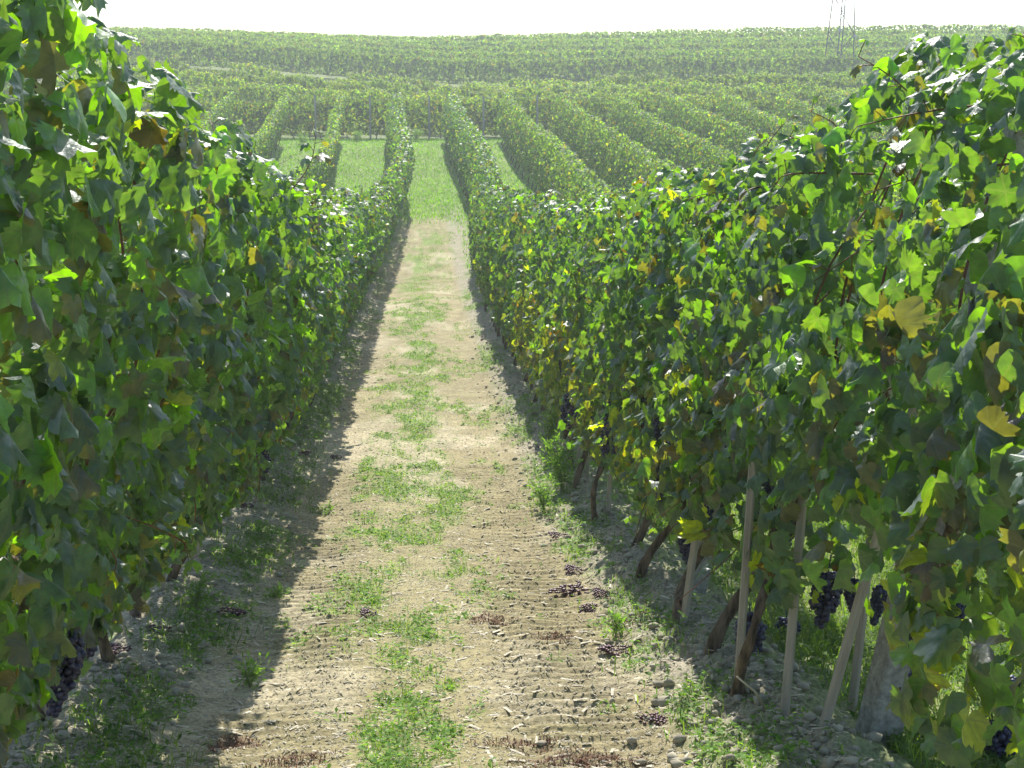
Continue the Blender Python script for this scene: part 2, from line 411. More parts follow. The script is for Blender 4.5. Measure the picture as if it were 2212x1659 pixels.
def scatter_row(path, u0, u1, dens, lod, size, seed, lean=.19, top=2.1, h0=.62, yellow=.15, red=.06, side=0, tone=1.0, lowy=.5, amp=1.0, rnd=.48, boxy=0, lift=0, clear=None, ws=1.0, core=0):
    """leaves of one stretch of a row"""
    n_ = max(3, int((u1 - u0) * dens))
    u = rng.uniform(u0, u1, n_)
    topu = top + amp * .34 * (fbm(u * .9, u * 0 + seed, seed + 5, 3) - .5) * 2 * .7
    hb = h0 + lift * (1 - sstep(3.4, 4.6, u)) + .38 * (vn(u * 1.6, u * 0 + 3, seed + 9) - .5)
    q = rng.uniform(0, 1, n_)
    h = hb + (topu - hb) * q ** .92
    low = rng.uniform(0, 1, n_) < .14; h[low] = rng.uniform(min(.38, h0 * .7), h0, low.sum())
    hw = halfwidth(h, u, seed, top) * ws
    if boxy: hw = boxy * (.8 + .4 * fbm(u * .8, h, seed, 2)) * np.where(h > topu - .02, .9, 1)
    if boxy: rt = rng.uniform(0, 1, n_) < .38; h = np.where(rt, topu - rng.uniform(0, .1, n_), h)
    sgn = np.where(rng.uniform(0, 1, n_) < (.5 if side == 0 else .64), 1, -1) * (1 if side == 0 else side)
    inner = rng.uniform(0, 1, n_) < .25
    t_ = sgn * hw * np.where(inner, rng.uniform(0, .9, n_), rng.uniform(.85, 1.2, n_))
    if boxy: t_ = np.where(rt, rng.uniform(-1, 1, n_) * hw, t_)
    if clear is not None:
        kp = ~((u > clear - .75) & (u < clear + .1) & (h > 1.36) & (h < 1.78) & (t_ < .1) & (rng.uniform(0, 1, len(u)) < .85)) & ~((u > clear - 1.0) & (u < clear + .12) & (h < .82) & (rng.uniform(0, 1, len(u)) < .92)); u, t_, h, topu, sgn, hb = u[kp], t_[kp], h[kp], topu[kp], sgn[kp], hb[kp]; n_ = len(u)
    P = path.pt(u, t_, h, lean)
    topn = sstep(topu - .25, topu, h)
    lat3 = np.array([path.lat[0], path.lat[1], 0]); d3 = np.array([path.d[0], path.d[1], 0])
    nrm = lat3 * (sgn * (1 - .6 * topn))[:, None] + np.array([0, 0, 1.0]) * (.2 + .9 * topn)[:, None] + rng.normal(0, rnd, (n_, 3))
    tipd = lat3 * (sgn * .35)[:, None] + np.array([0, 0, -1.0]) + rng.normal(0, .34, (n_, 3)) + d3 * rng.normal(0, .3, (n_, 1))
    sz = size * rng.uniform(.5, 1.3, n_) * np.where(h > topu - .45, .8, 1)
    pt_ = sstep(.42, .62, fbm(u * .5, h * .9, seed + 31, 3))
    yl = yellow * (.4 + 1.2 * pt_) + (1.0 * sstep(2.5, 5, u) * (1 - sstep(13, 17, u)) * (1 - sstep(.9, 1.4, h)) * (.4 + pt_) if lowy > .5 else 0) + lowy * (1 - sstep(.6, 1.25, h)) * (.3 + pt_)
    c, e = leaf_colours(n_, np.clip(yl, 0, 1), np.clip(red * (.5 + pt_) + .2 * lowy * (1 - sstep(.5, 1.1, h)), 0, 1), tone)
    if lod == 3: c = c * .4 + c.mean(0) * .6
    out = leaf_mesh(P, nrm, tipd, sz * .5, c, lod, e)
    if core:                                   # hidden oversized inner leaves, added to block sun shining through the row
        m_ = int((u1 - u0) * core); u = rng.uniform(u0, u1, m_); tu = top + amp * .34 * (fbm(u * .9, u * 0 + seed, seed + 5, 3) - .5) * 2 * .7
        h = h0 + .05 + (tu - .20 - h0) * rng.uniform(0, 1, m_); P = path.pt(u, rng.normal(0, .03, m_), h, lean)
        c, e = leaf_colours(m_, np.zeros(m_), np.zeros(m_), tone)
        out = join([out, leaf_mesh(P, lat3 * np.ones((m_, 1)) + rng.normal(0, .3, (m_, 3)), np.array([0, 0, -1.0]) + rng.normal(0, .4, (m_, 3)), rng.uniform(.08, .15, m_), c, lod)])
    return out

def tube(pts, rad, sides=6, cap=True):
    pts = np.asarray(pts, float); rad = np.asarray(rad, float); n_ = len(pts)
    tg = norm(np.gradient(pts, axis=0)); ref = np.array([0.13, .97, .2]); ref = ref if abs(tg[0] @ ref) < .9 else np.array([1, 0, 0.])
    a = norm(np.cross(tg, ref)); b_ = np.cross(tg, a)
    ang = np.linspace(0, 2 * math.pi, sides, endpoint=False)
    V = pts[:, None] + rad[:, None, None] * (np.cos(ang)[None, :, None] * a[:, None] + np.sin(ang)[None, :, None] * b_[:, None])
    V = V.reshape(-1, 3); idx = np.arange(n_ * sides).reshape(n_, sides); r_ = np.roll(idx, -1, 1)
    f4 = np.stack([idx[:-1], r_[:-1], r_[1:], idx[1:]], -1).reshape(-1, 4)
    V = np.concatenate([V, pts[:1], pts[-1:]])
    c0, c1 = n_ * sides, n_ * sides + 1
    f3 = np.concatenate([np.stack([np.full(sides, c0), r_[0], idx[0]], -1), np.stack([np.full(sides, c1), idx[-1], r_[-1]], -1)])
    return V, [f3, f4]
def merge(list_):
    Vs, F3, F4, o = [], [], [], 0
    for V, fs in list_:
        Vs.append(V)
        for f in fs: (F3 if f.shape[1] == 3 else F4).append(f + o)
        o += len(V)
    return np.concatenate(Vs), ([np.concatenate(F3)] if F3 else []) + ([np.concatenate(F4)] if F4 else [])

def shoot_chain(base, top, nleaf, size, lod, tone=1.0):
    """a cane with leaves set alternately on short stalks; returns cane tubes, leaves"""
    n_ = 9; s_ = np.linspace(0, 1, n_)[:, None]
    bend = rng.normal(0, .06, 3); bend[2] = 0
    pts = base + (top - base) * s_ + bend * np.sin(s_ * math.pi) + np.array([rng.normal(0, .05), rng.normal(0, .05), -.06]) * s_ ** 3
    rad = np.interp(s_[:, 0], [0, 1], [.0042, .0016])
    tubes = [tube(pts, rad, 5)]
    q = np.linspace(.12, 1, nleaf); P = np.stack([np.interp(q, s_[:, 0], pts[:, k]) for k in range(3)], -1)
    d = norm(top - base); sd_ = norm(np.cross(d, rng.normal(0, 1, 3)))
    sg = np.where(np.arange(nleaf) % 2 == 0, 1, -1)[:, None]
    pet = norm(sd_ * sg + d * .5 + rng.normal(0, .35, (nleaf, 3))) * (size * rng.uniform(.35, .6, (nleaf, 1)))
    for a_, b_ in zip(P, P + pet): tubes.append(tube(np.array([a_, (a_ + b_) / 2 + [0, 0, .004], b_]), [.0016, .0014, .0012], 4))
    nrm = np.array([0, 0, .8]) + pet * 4 + rng.normal(0, .5, (nleaf, 3)); tipd = pet / size * 2 + np.array([0, 0, -.6]) + rng.normal(0, .3, (nleaf, 3))
    sz = size * .5 * np.interp(q, [0, .6, 1], [1.1, .9, .45]) * rng.uniform(.8, 1.15, nleaf)
    c, e = leaf_colours(nleaf, np.full(nleaf, .12), np.full(nleaf, .05), tone)
    return tubes, leaf_mesh(P + pet, nrm, tipd, sz, c, lod, e)

# ------------------------------------------------------------------ trunks, stakes, posts
def trunk_mesh(kind):
    rs = np.random.default_rng(100 + kind)
    h = .78; n_ = 12; s_ = np.linspace(0, 1, n_)
    a1, a2 = rs.uniform(-.16, .16, 2); p1 = rs.uniform(0, 6)
    y = a1 * np.sin(s_ * 3.1) + 0.035 * np.sin(s_ * 9 + p1); x = a2 * .6 * np.sin(s_ * 3.1) + .032 * np.sin(s_ * 7 + p1 * 2) + .12 * s_
    z = -.08 + (h + .08) * s_
    pts = np.stack([x, y, z], -1)
    rad = .023 * np.interp(s_, [0, .12, .35, .8, 1], [1.5, 1.05, .85, .8, 1.15]) * (1 + .12 * rs.normal(size=n_))
    T = [tube(pts, rad, 10)]
    for sg in (-1, 1):                                     # two arms along the wire
        e = pts[-1]; q = np.linspace(0, 1, 6)[:, None]
        ap = e + np.array([0, sg * .36, .02]) * q + np.array([0, 0, .05]) * np.sin(q * 3) + rs.normal(0, .008, (6, 3)); ap[0] = e - [0, 0, .02]
        T.append(tube(ap, np.linspace(.02, .009, 6), 7))
    V, fs = merge(T)
    # gnarled surface
    V = V + .009 * np.stack([vn(V[:, 2] * 60, V[:, 1] * 90, 3), vn(V[:, 2] * 55, V[:, 0] * 90, 4), V[:, 2] * 0], -1)
    return V, fs
TR = []
def make_trunks():
    for k in range(6):
        V, fs = trunk_mesh(k)
        o = mk("trunk", V, fs, M['bark']); TR.append(o.data); bpy.data.objects.remove(o)
make_trunks()
def ribbed(h, w_, sides=12, groove=.78):
    ang = np.linspace(0, 2 * math.pi, sides * 2, endpoint=False)
    rr = w_ / 2 / np.maximum(np.abs(np.cos(ang)), np.abs(np.sin(ang))) ** .8 * np.where(np.arange(sides * 2) % 2, groove + .1, 1)
    ring = np.stack([np.cos(ang) * rr, np.sin(ang) * rr], -1); k = len(ring)
    zs = [-.2, 0, h * .5, h - .02, h]; sc_ = [1, 1, 1, 1, .75]
    V = np.concatenate([np.concatenate([ring * s_, np.full((k, 1), z_)], 1) for z_, s_ in zip(zs, sc_)] + [[[0, 0, h + .003]]])
    idx = np.arange(k * len(zs)).reshape(len(zs), k); r_ = np.roll(idx, -1, 1)
    f4 = np.stack([idx[:-1], r_[:-1], r_[1:], idx[1:]], -1).reshape(-1, 4); c_ = k * len(zs)
    f3 = np.stack([idx[-1], r_[-1], np.full(k, c_)], -1)
    return V, [f3, f4]
def place(o, P, leanx, leany=0, rz=0):
    o.location = P; o.rotation_euler = (-leany, leanx, rz)
V, fs = ribbed(1.25, .029); st_o = mk("wooden_stake", V, fs, M['stake'], smooth=False); ST = st_o.data; bpy.data.objects.remove(st_o)
used = {'stake': 0}
def stake(x, y, leanx=.2, leany=0, label=None):
    o = bpy.data.objects.new("vine_stake", ST); col.objects.link(o)
    place(o, (x, y, float(gz(x, y))), leanx, leany, random.uniform(0, 1.5))
    tag(o, label, "stake", "pale ribbed stakes beside the vines"); return o
def concrete_post(P, h, w0, w1, lean, label, group="concrete posts of the vine rows", holes=True, rz=0.15):
    root = empty("concrete_post", tuple(P)); root.rotation_euler = (0, lean, rz)
    tag(root, label, "post", group)
    prof_ = []
    bev = .12
    q = [(-1, -1 + bev), (-1 + bev, -1), (1 - bev, -1), (1, -1 + bev), (1, 1 - bev), (1 - bev, 1), (-1 + bev, 1), (-1, 1 - bev)]
    zs = [-.3, h * .25, h * .5, h * .75, h - .012, h]; V = []
    for z_ in zs:
        w_ = (w0 + (w1 - w0) * z_ / h) / 2 * (.9 if z_ == h else 1)
        V += [(a * w_, b_ * w_ * .9, z_) for a, b_ in q]
    V = np.array(V); k = 8; idx = np.arange(k * len(zs)).reshape(len(zs), k); r_ = np.roll(idx, -1, 1)
    f4 = np.stack([idx[:-1], r_[:-1], r_[1:], idx[1:]], -1).reshape(-1, 4)
    mk("shaft", V, [f4, np.array([idx[-1]])], M['concrete'], root, smooth=False)
    if holes:
        for z_ in (.62, .98, 1.34, 1.7):
            w_ = (w0 + (w1 - w0) * z_ / h) / 2 * .9
            V, f_ = tube(np.array([[0, -w_ - .002, z_], [0, -w_ + .01, z_]]), [.009, .009], 10)  # solid dark plug on the face, hole shade given as colour
            mk("wire_hole_plug", V, f_, M['hole'], root)
    return root

# ------------------------------------------------------------------ grape bunches
def ico(sub):
    import bmesh
    bm = bmesh.new(); bmesh.ops.create_icosphere(bm, subdivisions=sub, radius=1)
    V = np.array([v.co[:] for v in bm.verts]); Fc_ = np.array([[v.index for v in f.verts] for f in bm.faces]); bm.free(); return V, Fc_
ICO = {1: ico(1), 2: ico(2)}
def bunch_mesh(seed, n_=52, L=.17, w_=.048, r=.0095, sub=2):
    rs = np.random.default_rng(seed); V, Fc_ = ICO[sub]; parts = []; C = []
    tries = 0; pts = []
    while len(pts) < n_ and tries < 14000:
        tries += 1; s_ = rs.uniform(0, 1) ** .85; ww = w_ * np.interp(s_, [0, .15, .5, 1], [.55, 1, .8, .18])
        a = rs.uniform(0, 6.28); rr = ww * rs.uniform(.55, 1)
        p = np.array([math.cos(a) * rr, math.sin(a) * rr, -s_ * L])
        if all(np.linalg.norm(p - q) > r * 1.3 for q in pts): pts.append(p)
    for p in pts: parts.append((V * r * rs.uniform(.85, 1.1) + p, [Fc_]))
    parts.append(tube(np.array([[0, 0, .05], [.004, 0, .0], [0, 0, -L * .8]]), [.0022, .002, .0015], 5))
    return merge(parts)
BU, BUL, BD = [], [], []
for k in range(5):
    V, fs = bunch_mesh(k, 105 + 8 * k, .13 + .016 * k, .040 + .004 * (k % 3)); o = mk("grape_bunch", V, fs, M['grape']); BU.append(o.data); bpy.data.objects.remove(o)
for k in range(3):
    V, fs = bunch_mesh(40 + k, 60, .16, .042, .011, 1); o = mk("grape_bunch", V, fs, M['grape']); BUL.append(o.data); bpy.data.objects.remove(o)
for k in range(3):
    V, fs = bunch_mesh(60 + k, 60, .13, .05, .0085, 1); V = V[:, [0, 2, 1]] * [1, 1, .45]; o = mk("fallen_bunch", V, fs, M['grape_dry']); BD.append(o.data); bpy.data.objects.remove(o)

# ------------------------------------------------------------------ vine rows of the near block
YEND = 67.5
def near_row(sign, label):
    x0 = sign * PITCHW / 2
    p = Path((x0, 1.2), (x0, YEND), True)
    root = empty("vine_row", (x0, 1.2, float(zt(x0, 1.2))))
    tag(root, label, "vine row", "vine rows running away from the camera")
    inv = np.array(root.location)
    side = -sign
    ylw = .05 if sign > 0 else .04
    hb = .76 if sign > 0 else .50
    parts = [scatter_row(p, 0, 7.5, 900, 0, .116, 5 + sign, side=side, yellow=ylw, red=.05, h0=hb, lowy=.5 if sign > 0 else .2, lift=.03, clear=3.15 if sign > 0 else None),
             scatter_row(p, 7.5, 16, 800, 1, .116, 5 + sign, side=side, yellow=ylw + .04 * (sign > 0), red=.06, h0=hb - .22, lowy=.8 if sign > 0 else .25)]
    tubes_all = []
    # upright and sprawling shoots
    for i in range(58):
        u = rng.uniform(1.9, 14) if i < 44 else rng.uniform(14, 30); hh = rng.uniform(1.75, 1.95); tt = rng.uniform(-.15, .15)
        b_ = p.pt([u], [tt], [hh], .19)[0]
        if i % 3 == 0:
            e_ = p.pt([u + rng.normal(0, .15)], [side * rng.uniform(.25, .5)], [hh - rng.uniform(-.1, .35)], .19)[0]
        else:
            e_ = p.pt([u + rng.normal(0, .12)], [tt + rng.normal(0, .1)], [hh + rng.uniform(.2, .45)], .19)[0]
        tb, lv = shoot_chain(b_, e_, 9, .105, 0 if u < 8 else 1)
        parts.append(lv); tubes_all.append(tb)
    for i in range(26 if sign > 0 else 16):          # low side shoots hanging out over the verge
        u = rng.uniform(2.6, 9) if sign < 0 else rng.uniform(3.5, 9); hh = rng.uniform(.55, .95)
        b_ = p.pt([u], [side * .05], [hh], .19)[0]; e_ = p.pt([u + rng.normal(0, .2)], [side * rng.uniform(.12, .34)], [hh - rng.uniform(.0, .38)], .19)[0]
        tb, lv = shoot_chain(b_, e_, 5, .12, 0, 1.15); parts.append(lv); tubes_all.append(tb)
    V, fs, C, U = join(parts); fo = mk("foliage", V - inv, fs, M['leaf_near'], root, C, True, U)
    fp = [scatter_row(p, 16, 34, 560, 1, .13, 5 + sign, side=side, yellow=ylw + .06, red=.06, h0=hb - .25, lowy=.4),
          scatter_row(p, 34, p.len, 420, 2, .15, 5 + sign, side=0, yellow=.2, red=.06, h0=.5, lowy=.2, tone=(1 + FT) / 2, rnd=.4, ws=.9, core=50)]
    V, fs, C, U = join(fp); mk("foliage", V - inv, fs, M['leaf'], root, C, True)
    for tb in tubes_all:
        V, fs = merge(tb); mk("shoot", V - inv, fs, M['cane'], root)
    # canes in the wall of leaves
    k = 0
    return root, p, inv, side
rootL, pathL, invL, sideL = near_row(-1, "tall shaded vine row along the left edge of the dirt track, leaning over it")
rootR, pathR, invR, sideR = near_row(1, "tall sunlit vine row along the right edge of the dirt track, yellowing near its foot")
tag(rootL, group="vine rows running away from the camera")

def add_trunk(root, inv, P, k, lean=.16, s=1.0, rz=0):
    o = bpy.data.objects.new("trunk", TR[k % 6]); col.objects.link(o); o.parent = root
    o.location = tuple(np.array(P) - inv); o.rotation_euler = (random.uniform(-.12, .12), lean, rz); o.scale = (s, s, s)
    return o
# trunks, observed foot positions for the nearest vines on the right
foot_px = [(1890, 1655), (1745, 1650), (1655, 1615), (1550, 1560), (1495, 1470), (1440, 1400), (1350, 1285), (1330, 1228), (1275, 1155), (1250, 1088)]
ysR = []; xR = {}
for px, py in foot_px:
    q = ground_hit(px, py); ysR.append(q[1]); xR[round(float(q[1]), 3)] = float(np.clip(q[0], 1.1, 1.42))
ysR = sorted(ysR); 
yy = ysR[-1]
while yy < YEND - 1: yy += random.uniform(.78, .92); ysR.append(yy)
ysR = [2.2, 3.0] + [v for v in ysR if v > 3.4]
kept = []
for v in ysR:
    if not kept or v - kept[-1] > .42: kept.append(v)
ysR = kept
for i, v in enumerate(ysR):
    x = xR.get(round(float(v), 3), PITCHW / 2 + float(wob(v)) + random.uniform(-.05, .04))
    add_trunk(rootR, invR, (x, v, float(gz(x, v))), random.randrange(6), random.uniform(.05, .24), random.uniform(.9, 1.1), random.choice((0, math.pi)) * 0 + random.uniform(-.3, .3))
ysL = list(np.arange(2.1, YEND - 1, .86) + np.random.default_rng(5).uniform(-.08, .08, len(np.arange(2.1, YEND - 1, .86))))
for i, v in enumerate(ysL):
    x = -PITCHW / 2 + float(wob(v)) + random.uniform(-.05, .05)
    add_trunk(rootL, invL, (x, v, float(gz(x, v))), random.randrange(6), random.uniform(.05, .25), random.uniform(.9, 1.1), random.uniform(-.3, .3))
# canes inside the leaves of both rows
for root, inv, path, side in ((rootL, invL, pathL, sideL), (rootR, invR, pathR, sideR)):
    for i in range(46):
        u = rng.uniform(.8, 12); n_ = 10; s_ = np.linspace(0, 1, n_)
        t0 = 0.0; hs = .78; he = rng.uniform(1.1, 2.0)
        P = path.pt(u + .12 * np.sin(s_ * rng.uniform(1, 4)) + rng.normal(0, .1) * s_, side * rng.uniform(.08, .3) * np.sin(s_ * 2.4), hs + (he - hs) * s_, .19)
        V, fs = tube(P, np.linspace(.0058, .003, n_), 6); mk("shoot", V - inv, fs, M['cane'], root)
    for h in (.82, 1.2, 1.6, 1.95):
        u = np.linspace(0, path.len, 60); P = path.pt(u, .0 * u, h + 0 * u, .19); V, fs = tube(P, np.full(60, .0016), 4)
        mk("wire", V - inv, fs, M['wire'], root)

# stakes
for px, py, lx, lab in [(2150, 1560, .2, "pale stake by the feathery green weed at the lower right corner"),
                        (1772, 1656, .24, "pale stake just left of the thick concrete post on the right"),
                        (1692, 1612, .22, "tall pale stake behind the dry leaning twig on the right"),
                        (1585, 1550, .2, "short pale stake beside the stubby bent vine trunk"),
                        (1466, 1402, .2, "pale stake behind the big backlit leaf on the right row"),
                        (95, 1622, .1, "pale stake under the lowest hanging leaves of the left row"),
                        (8, 1655, .12, "pale stake cut by the left edge of the picture"),
                        (350, 1318, .14, "pale stake where the left row's shadow narrows"),
                        (428, 1255, .2, "thin pale stake behind the hanging leaves of the left row")]:
    q = ground_hit(px, py); xx = PITCHW / 2 * (1 if px > 900 else -1)
    stake(float(np.clip(q[0], xx - .12, xx + .25)), float(q[1]), lx, 0, lab)
for i, v in enumerate(ysR):
    if v > ysR[7] and v < 24: stake(1.23 + random.uniform(-.02, .06), v + random.uniform(.1, .3), random.uniform(.12, .24), random.uniform(-.04, .04), "pale ribbed stake between the trunks farther down the right row")
for i, v in enumerate(ysL):
    if 8.5 < v < 22: stake(-1.23 + random.uniform(-.06, .04), v + random.uniform(.1, .3), random.uniform(.1, .22), random.uniform(-.04, .04), "pale ribbed stake between the trunks farther down the left row")

q = ground_hit(1895, 1640)
concrete_post((float(q[0]), float(q[1]) , float(gz(1.25, q[1])) - .05), 2.05, .115, .085, .19, "thick grey concrete post leaning at the lower right of the track")
q = ground_hit(1540, 1330)
concrete_post((1.27, float(q[1]) , float(gz(1.25, q[1])) - .05), 2.0, .095, .075, .19, "concrete post half hidden by the second group of trunks in the right row")
q = ground_hit(1160, 900)
concrete_post((1.27, float(q[1]) , float(gz(1.25, q[1])) - .05), 2.0, .10, .08, .19, "concrete post seen beside the tall green weeds at the right row")

# grape bunches: nearest ones where the photograph shows them
def ray_at(px, py, Yw):
    d = ray(px, py); return d * (Yw / d[1])
def add_bunch(root, inv, P, data, s, k):
    o = bpy.data.objects.new("grape_bunch", data); col.objects.link(o); o.parent = root
    o.location = tuple(np.array(P) - inv); o.rotation_euler = (random.uniform(-.2, .2), random.uniform(-.2, .2), k * 2.1); o.scale = (s, s, s)
for px, py, Yw, s, k in [(2000, 1440, 3.95, 1.05, 0), (1985, 1335, 4.3, 1.1, 1), (1790, 1235, 4.7, 1.2, 2), (1845, 1255, 4.8, .95, 3), (1910, 1265, 5.1, .8, 4),
                         (1620, 1335, 5.2, 1.25, 4), (1700, 1335, 5.9, 1.1, 2), (1490, 1145, 6.8, 1.3, 1), (1695, 1195, 5.8, 1.05, 0), (2170, 1560, 4.2, 1.2, 3), (2070, 1300, 4.6, .8, 1), (2175, 1460, 4.3, 1.0, 2),
                         (1640, 1110, 6.2, 1, 3), (1535, 1070, 6.6, 1, 0), (1700, 1120, 5.9, .9, 1)]:
    add_bunch(rootR, invR, ray_at(px, py, Yw), BU[k % 5], s, k)
for px, py, Yw, s, k in [(145, 1375, 4.0, 1.25, 4), (190, 1330, 4.5, 1.1, 2), (15, 1395, 3.9, 1.1, 0), (60, 1240, 4.2, 1.0, 1), (235, 1195, 4.9, 1, 3), (175, 1150, 4.8, 1, 0), (300, 1050, 5.8, .9, 2)]:
    add_bunch(rootL, invL, ray_at(px, py, Yw), BU[k % 5], s, k)
for i in range(64):
    v = random.uniform(4.8, 12); h = random.uniform(.5, .95); P = pathR.pt([v - 1.2], [-random.uniform(.08, .24)], [h * 1.05], .19)[0]
    add_bunch(rootR, invR, P, BUL[i % 3], random.uniform(.8, 1.15), i)
for i in range(34):
    v = random.uniform(5.5, 18); h = random.uniform(.45, .85); P = pathL.pt([v - 1.2], [random.uniform(.0, .16)], [h], .19)[0]
    add_bunch(rootL, invL, P, BUL[i % 3], random.uniform(.8, 1.15), i)

# ------------------------------------------------------------------ the other rows of this block
ORD = ["", "first", "second", "third", "fourth", "fifth", "sixth", "seventh", "eighth", "ninth", "tenth", "eleventh", "twelfth", "thirteenth", "fourteenth", "fifteenth"]
GA = "vine rows running away from the camera"
for k in list(range(-6, -1)) + list(range(2, 15)):
    x0 = (k - .5 if k > 0 else k + .5) * PITCHW
    ystart = max(5.0, abs(x0) * 1.3)
    if k < -1: ystart = 14
    p = Path((x0, ystart), (x0, YEND + random.uniform(-1, .8)), True)
    a_ = 30 if k < 4 else 24
    parts = []
    yb = [ystart, 32, p.p1[1]] if ystart < 32 else [ystart, p.p1[1]]
    for i in range(len(yb) - 1):
        d_ = (260 if i == 0 and len(yb) == 3 else 400)
        if k < -3 or k > 11: d_ *= .7
        parts.append(scatter_row(p, yb[i] - ystart, yb[i + 1] - ystart, d_, 2, .15, 40 + k, yellow=.14 if k % 2 else .07, red=.02, h0=.5, lowy=.2, top=2.05, tone=FT, amp=.8, rnd=.38, ws=.7, core=70))
    V, fs, C, U = join(parts)
    side_ = "left" if k < 0 else "right"
    if k in (-3, -2, 2, 3, 4, 5):
        root = empty("vine_row", (x0, ystart, float(zt(x0, ystart)))); inv = np.array(root.location)
        mk("foliage", V - inv, fs, M['leaf_far'], root, C)
        for v in np.arange(36, YEND - .5, 1.0):
            x = x0 + float(wob(v)); add_trunk(root, inv, (x, v + random.uniform(-.1, .1), float(zt(x, v))), random.randrange(6), .12, 1)
    else:
        root = mk("vine_row", V, fs, M['leaf_far'], None, C)
    tag(root, "%s vine row %s of the dirt track, running up to the cross rows" % (ORD[abs(k)], "to the " + side_), "vine row", GA)

# ------------------------------------------------------------------ cross row and the diagonal block behind
p = Path((-16, 70.2), (26, 70.6))
root = empty("vine_row", (-16, 70.2, float(zt(-16, 70.2)))); inv = np.array(root.location)
tag(root, "dark cross row closing off the far ends of the grassy lanes", "vine row", "vine rows across the valley")
V, fs, C, U = scatter_row(p, 0, p.len, 460, 2, .14, 77, lean=.03, top=1.85, h0=.30, yellow=.25, red=.18, lowy=.2, tone=FT * .6, core=110)
mk("foliage", V - inv, fs, M['leaf_far'], root, C)
for u in np.arange(.5, p.len, .62):
    q = p.pt([u], [0], [0], 0)[0]; add_trunk(root, inv, q, random.randrange(6), random.uniform(-.1, .1), .95, math.pi / 2)
for i, (px, lab) in enumerate([(690, "weathered post in the cross row behind the second lane left of the track"), (805, "dark post in the cross row left of the track's end"), (930, "dark post in the cross row at the end of the track lane"),
                               (1045, "tall post in the cross row right of the track lane"), (1160, "tall post in the cross row between the second and third rows right of the track")]):
    Yp = 69.75; x = (px - 900) / F * Yp
    concrete_post((x, Yp, float(zt(x, Yp))), 2.0, 0.085, .075, 0, lab, "posts of the far cross row", False)
k = 0; xb = -44.0
while xb < 62:
    ang = R(np.interp(xb, [-40, 0, 20, 60], [40, 34, 25, 18]))
    L_ = min(23 / math.sin(ang), 48)
    p0 = (xb, 91.0 + np.clip(-xb * .16, -1, 6.5) + random.uniform(-.8, .5)); dx, dy = math.cos(ang), -math.sin(ang)
    if p0[1] + dy * L_ < 72.8: L_ = (p0[1] - 72.8) / -dy
    p = Path(p0, (p0[0] + dx * L_, p0[1] + dy * L_))
    V, fs, C, U = scatter_row(p, 0, p.len, 420, 3, .15, 90 + k, lean=.02, top=1.9, h0=.35, yellow=random.uniform(.15, .5), red=random.uniform(.05, .35), lowy=.1, tone=FT * (.7, 1.0, .82, 1.12)[k % 4], amp=1.5, rnd=.38, ws=.6, core=110)
    o = mk("vine_row", V, fs, M['leaf_far'], None, C)
    if xb < 4: lab = "slanting vine row of the patchy reddish block behind the dark cross row"
    else: lab = "slanting vine row on the right side of the valley behind the nearer rows"
    tag(o, lab, "vine row", "slanting rows left of the middle" if xb < 4 else "slanting rows right of the middle")
    xb += 4.1 / math.sin(ang); k += 1
# upper hillside
k = 0; yb = 103.5
while yb < 137:
    p = Path((-46, yb + 7), (64, yb - 9 + 1.5 * math.sin(k)))
    V, fs, C, U = scatter_row(p, 0, p.len, 520, 3, .12, 150 + k, lean=0, top=2.0, h0=.3, yellow=.14, red=.03, lowy=.05, amp=.6, rnd=.34, ws=.5, core=130, tone=FT * (.74, 1.0, .82, 1.1, .9, 1.0, .85)[k % 7])
    o = mk("vine_row", V, fs, M['leaf_far'], None, C)
    if k == 0: lab = "long dark vine row at the foot of the upper hillside"
    elif yb > 130: lab = "topmost vine row forming the skyline of the hill"
    else: lab = "hazy vine row running across the upper hillside below the skyline"
    tag(o, lab, "vine row", "vine rows across the upper hillside")
    yb += 6.4; k += 1

# ------------------------------------------------------------------ lattice mast
def bar(a, b_, r_, sides=4): return tube(np.array([a, (np.array(a) + b_) / 2, b_]), [r_] * 3, sides)
Yp = 102.2; xp = (1807 - 900) / F * Yp; zp = float(zt(xp, Yp)) + .1
root = empty("lattice_mast", (xp, Yp, zp)); root.rotation_euler = (0, .05, R(22))
tag(root, "thin grey steel lattice mast rising from the vines on the right skyline", "pylon")
H, W0, W1 = 16.0, .74, .12
def corner(k, z): 
    w_ = W0 + (W1 - W0) * z / H; sx, sy = ((-1, -1), (1, -1), (1, 1), (-1, 1))[k]; return np.array([sx * w_, sy * w_, z])
for k in range(4):
    V, fs = tube(np.array([corner(k, -1), corner(k, 8), corner(k, H)]), [.05, .045, .04], 4); mk("leg", V, fs, M['steel'], root, smooth=False)
zs = [0.2]
while zs[-1] < H - 1.2: zs.append(zs[-1] + max(.7, 1.5 * (1 - .5 * zs[-1] / H)))
for i in range(len(zs) - 1):
    for k in range(4):
        a, b_ = (corner(k, zs[i]), corner((k + 1) % 4, zs[i + 1])) if (i + k) % 2 else (corner((k + 1) % 4, zs[i]), corner(k, zs[i + 1]))
        V, fs = bar(a, b_, .024); mk("brace", V, fs, M['steel'], root, smooth=False)
import bmesh
def box(name, s, loc, mt, parent, bev=.02):
    bm = bmesh.new(); bmesh.ops.create_cube(bm, size=1)
    for v in bm.verts: v.co = Vector((v.co.x * s[0], v.co.y * s[1], v.co.z * s[2]))
    bmesh.ops.bevel(bm, geom=bm.edges[:], offset=bev, segments=2, affect='EDGES')
    me = bpy.data.meshes.new(name); bm.to_mesh(me); bm.free(); me.materials.append(mt)
    o = bpy.data.objects.new(name, me); col.objects.link(o); o.location = loc; o.parent = parent; return o
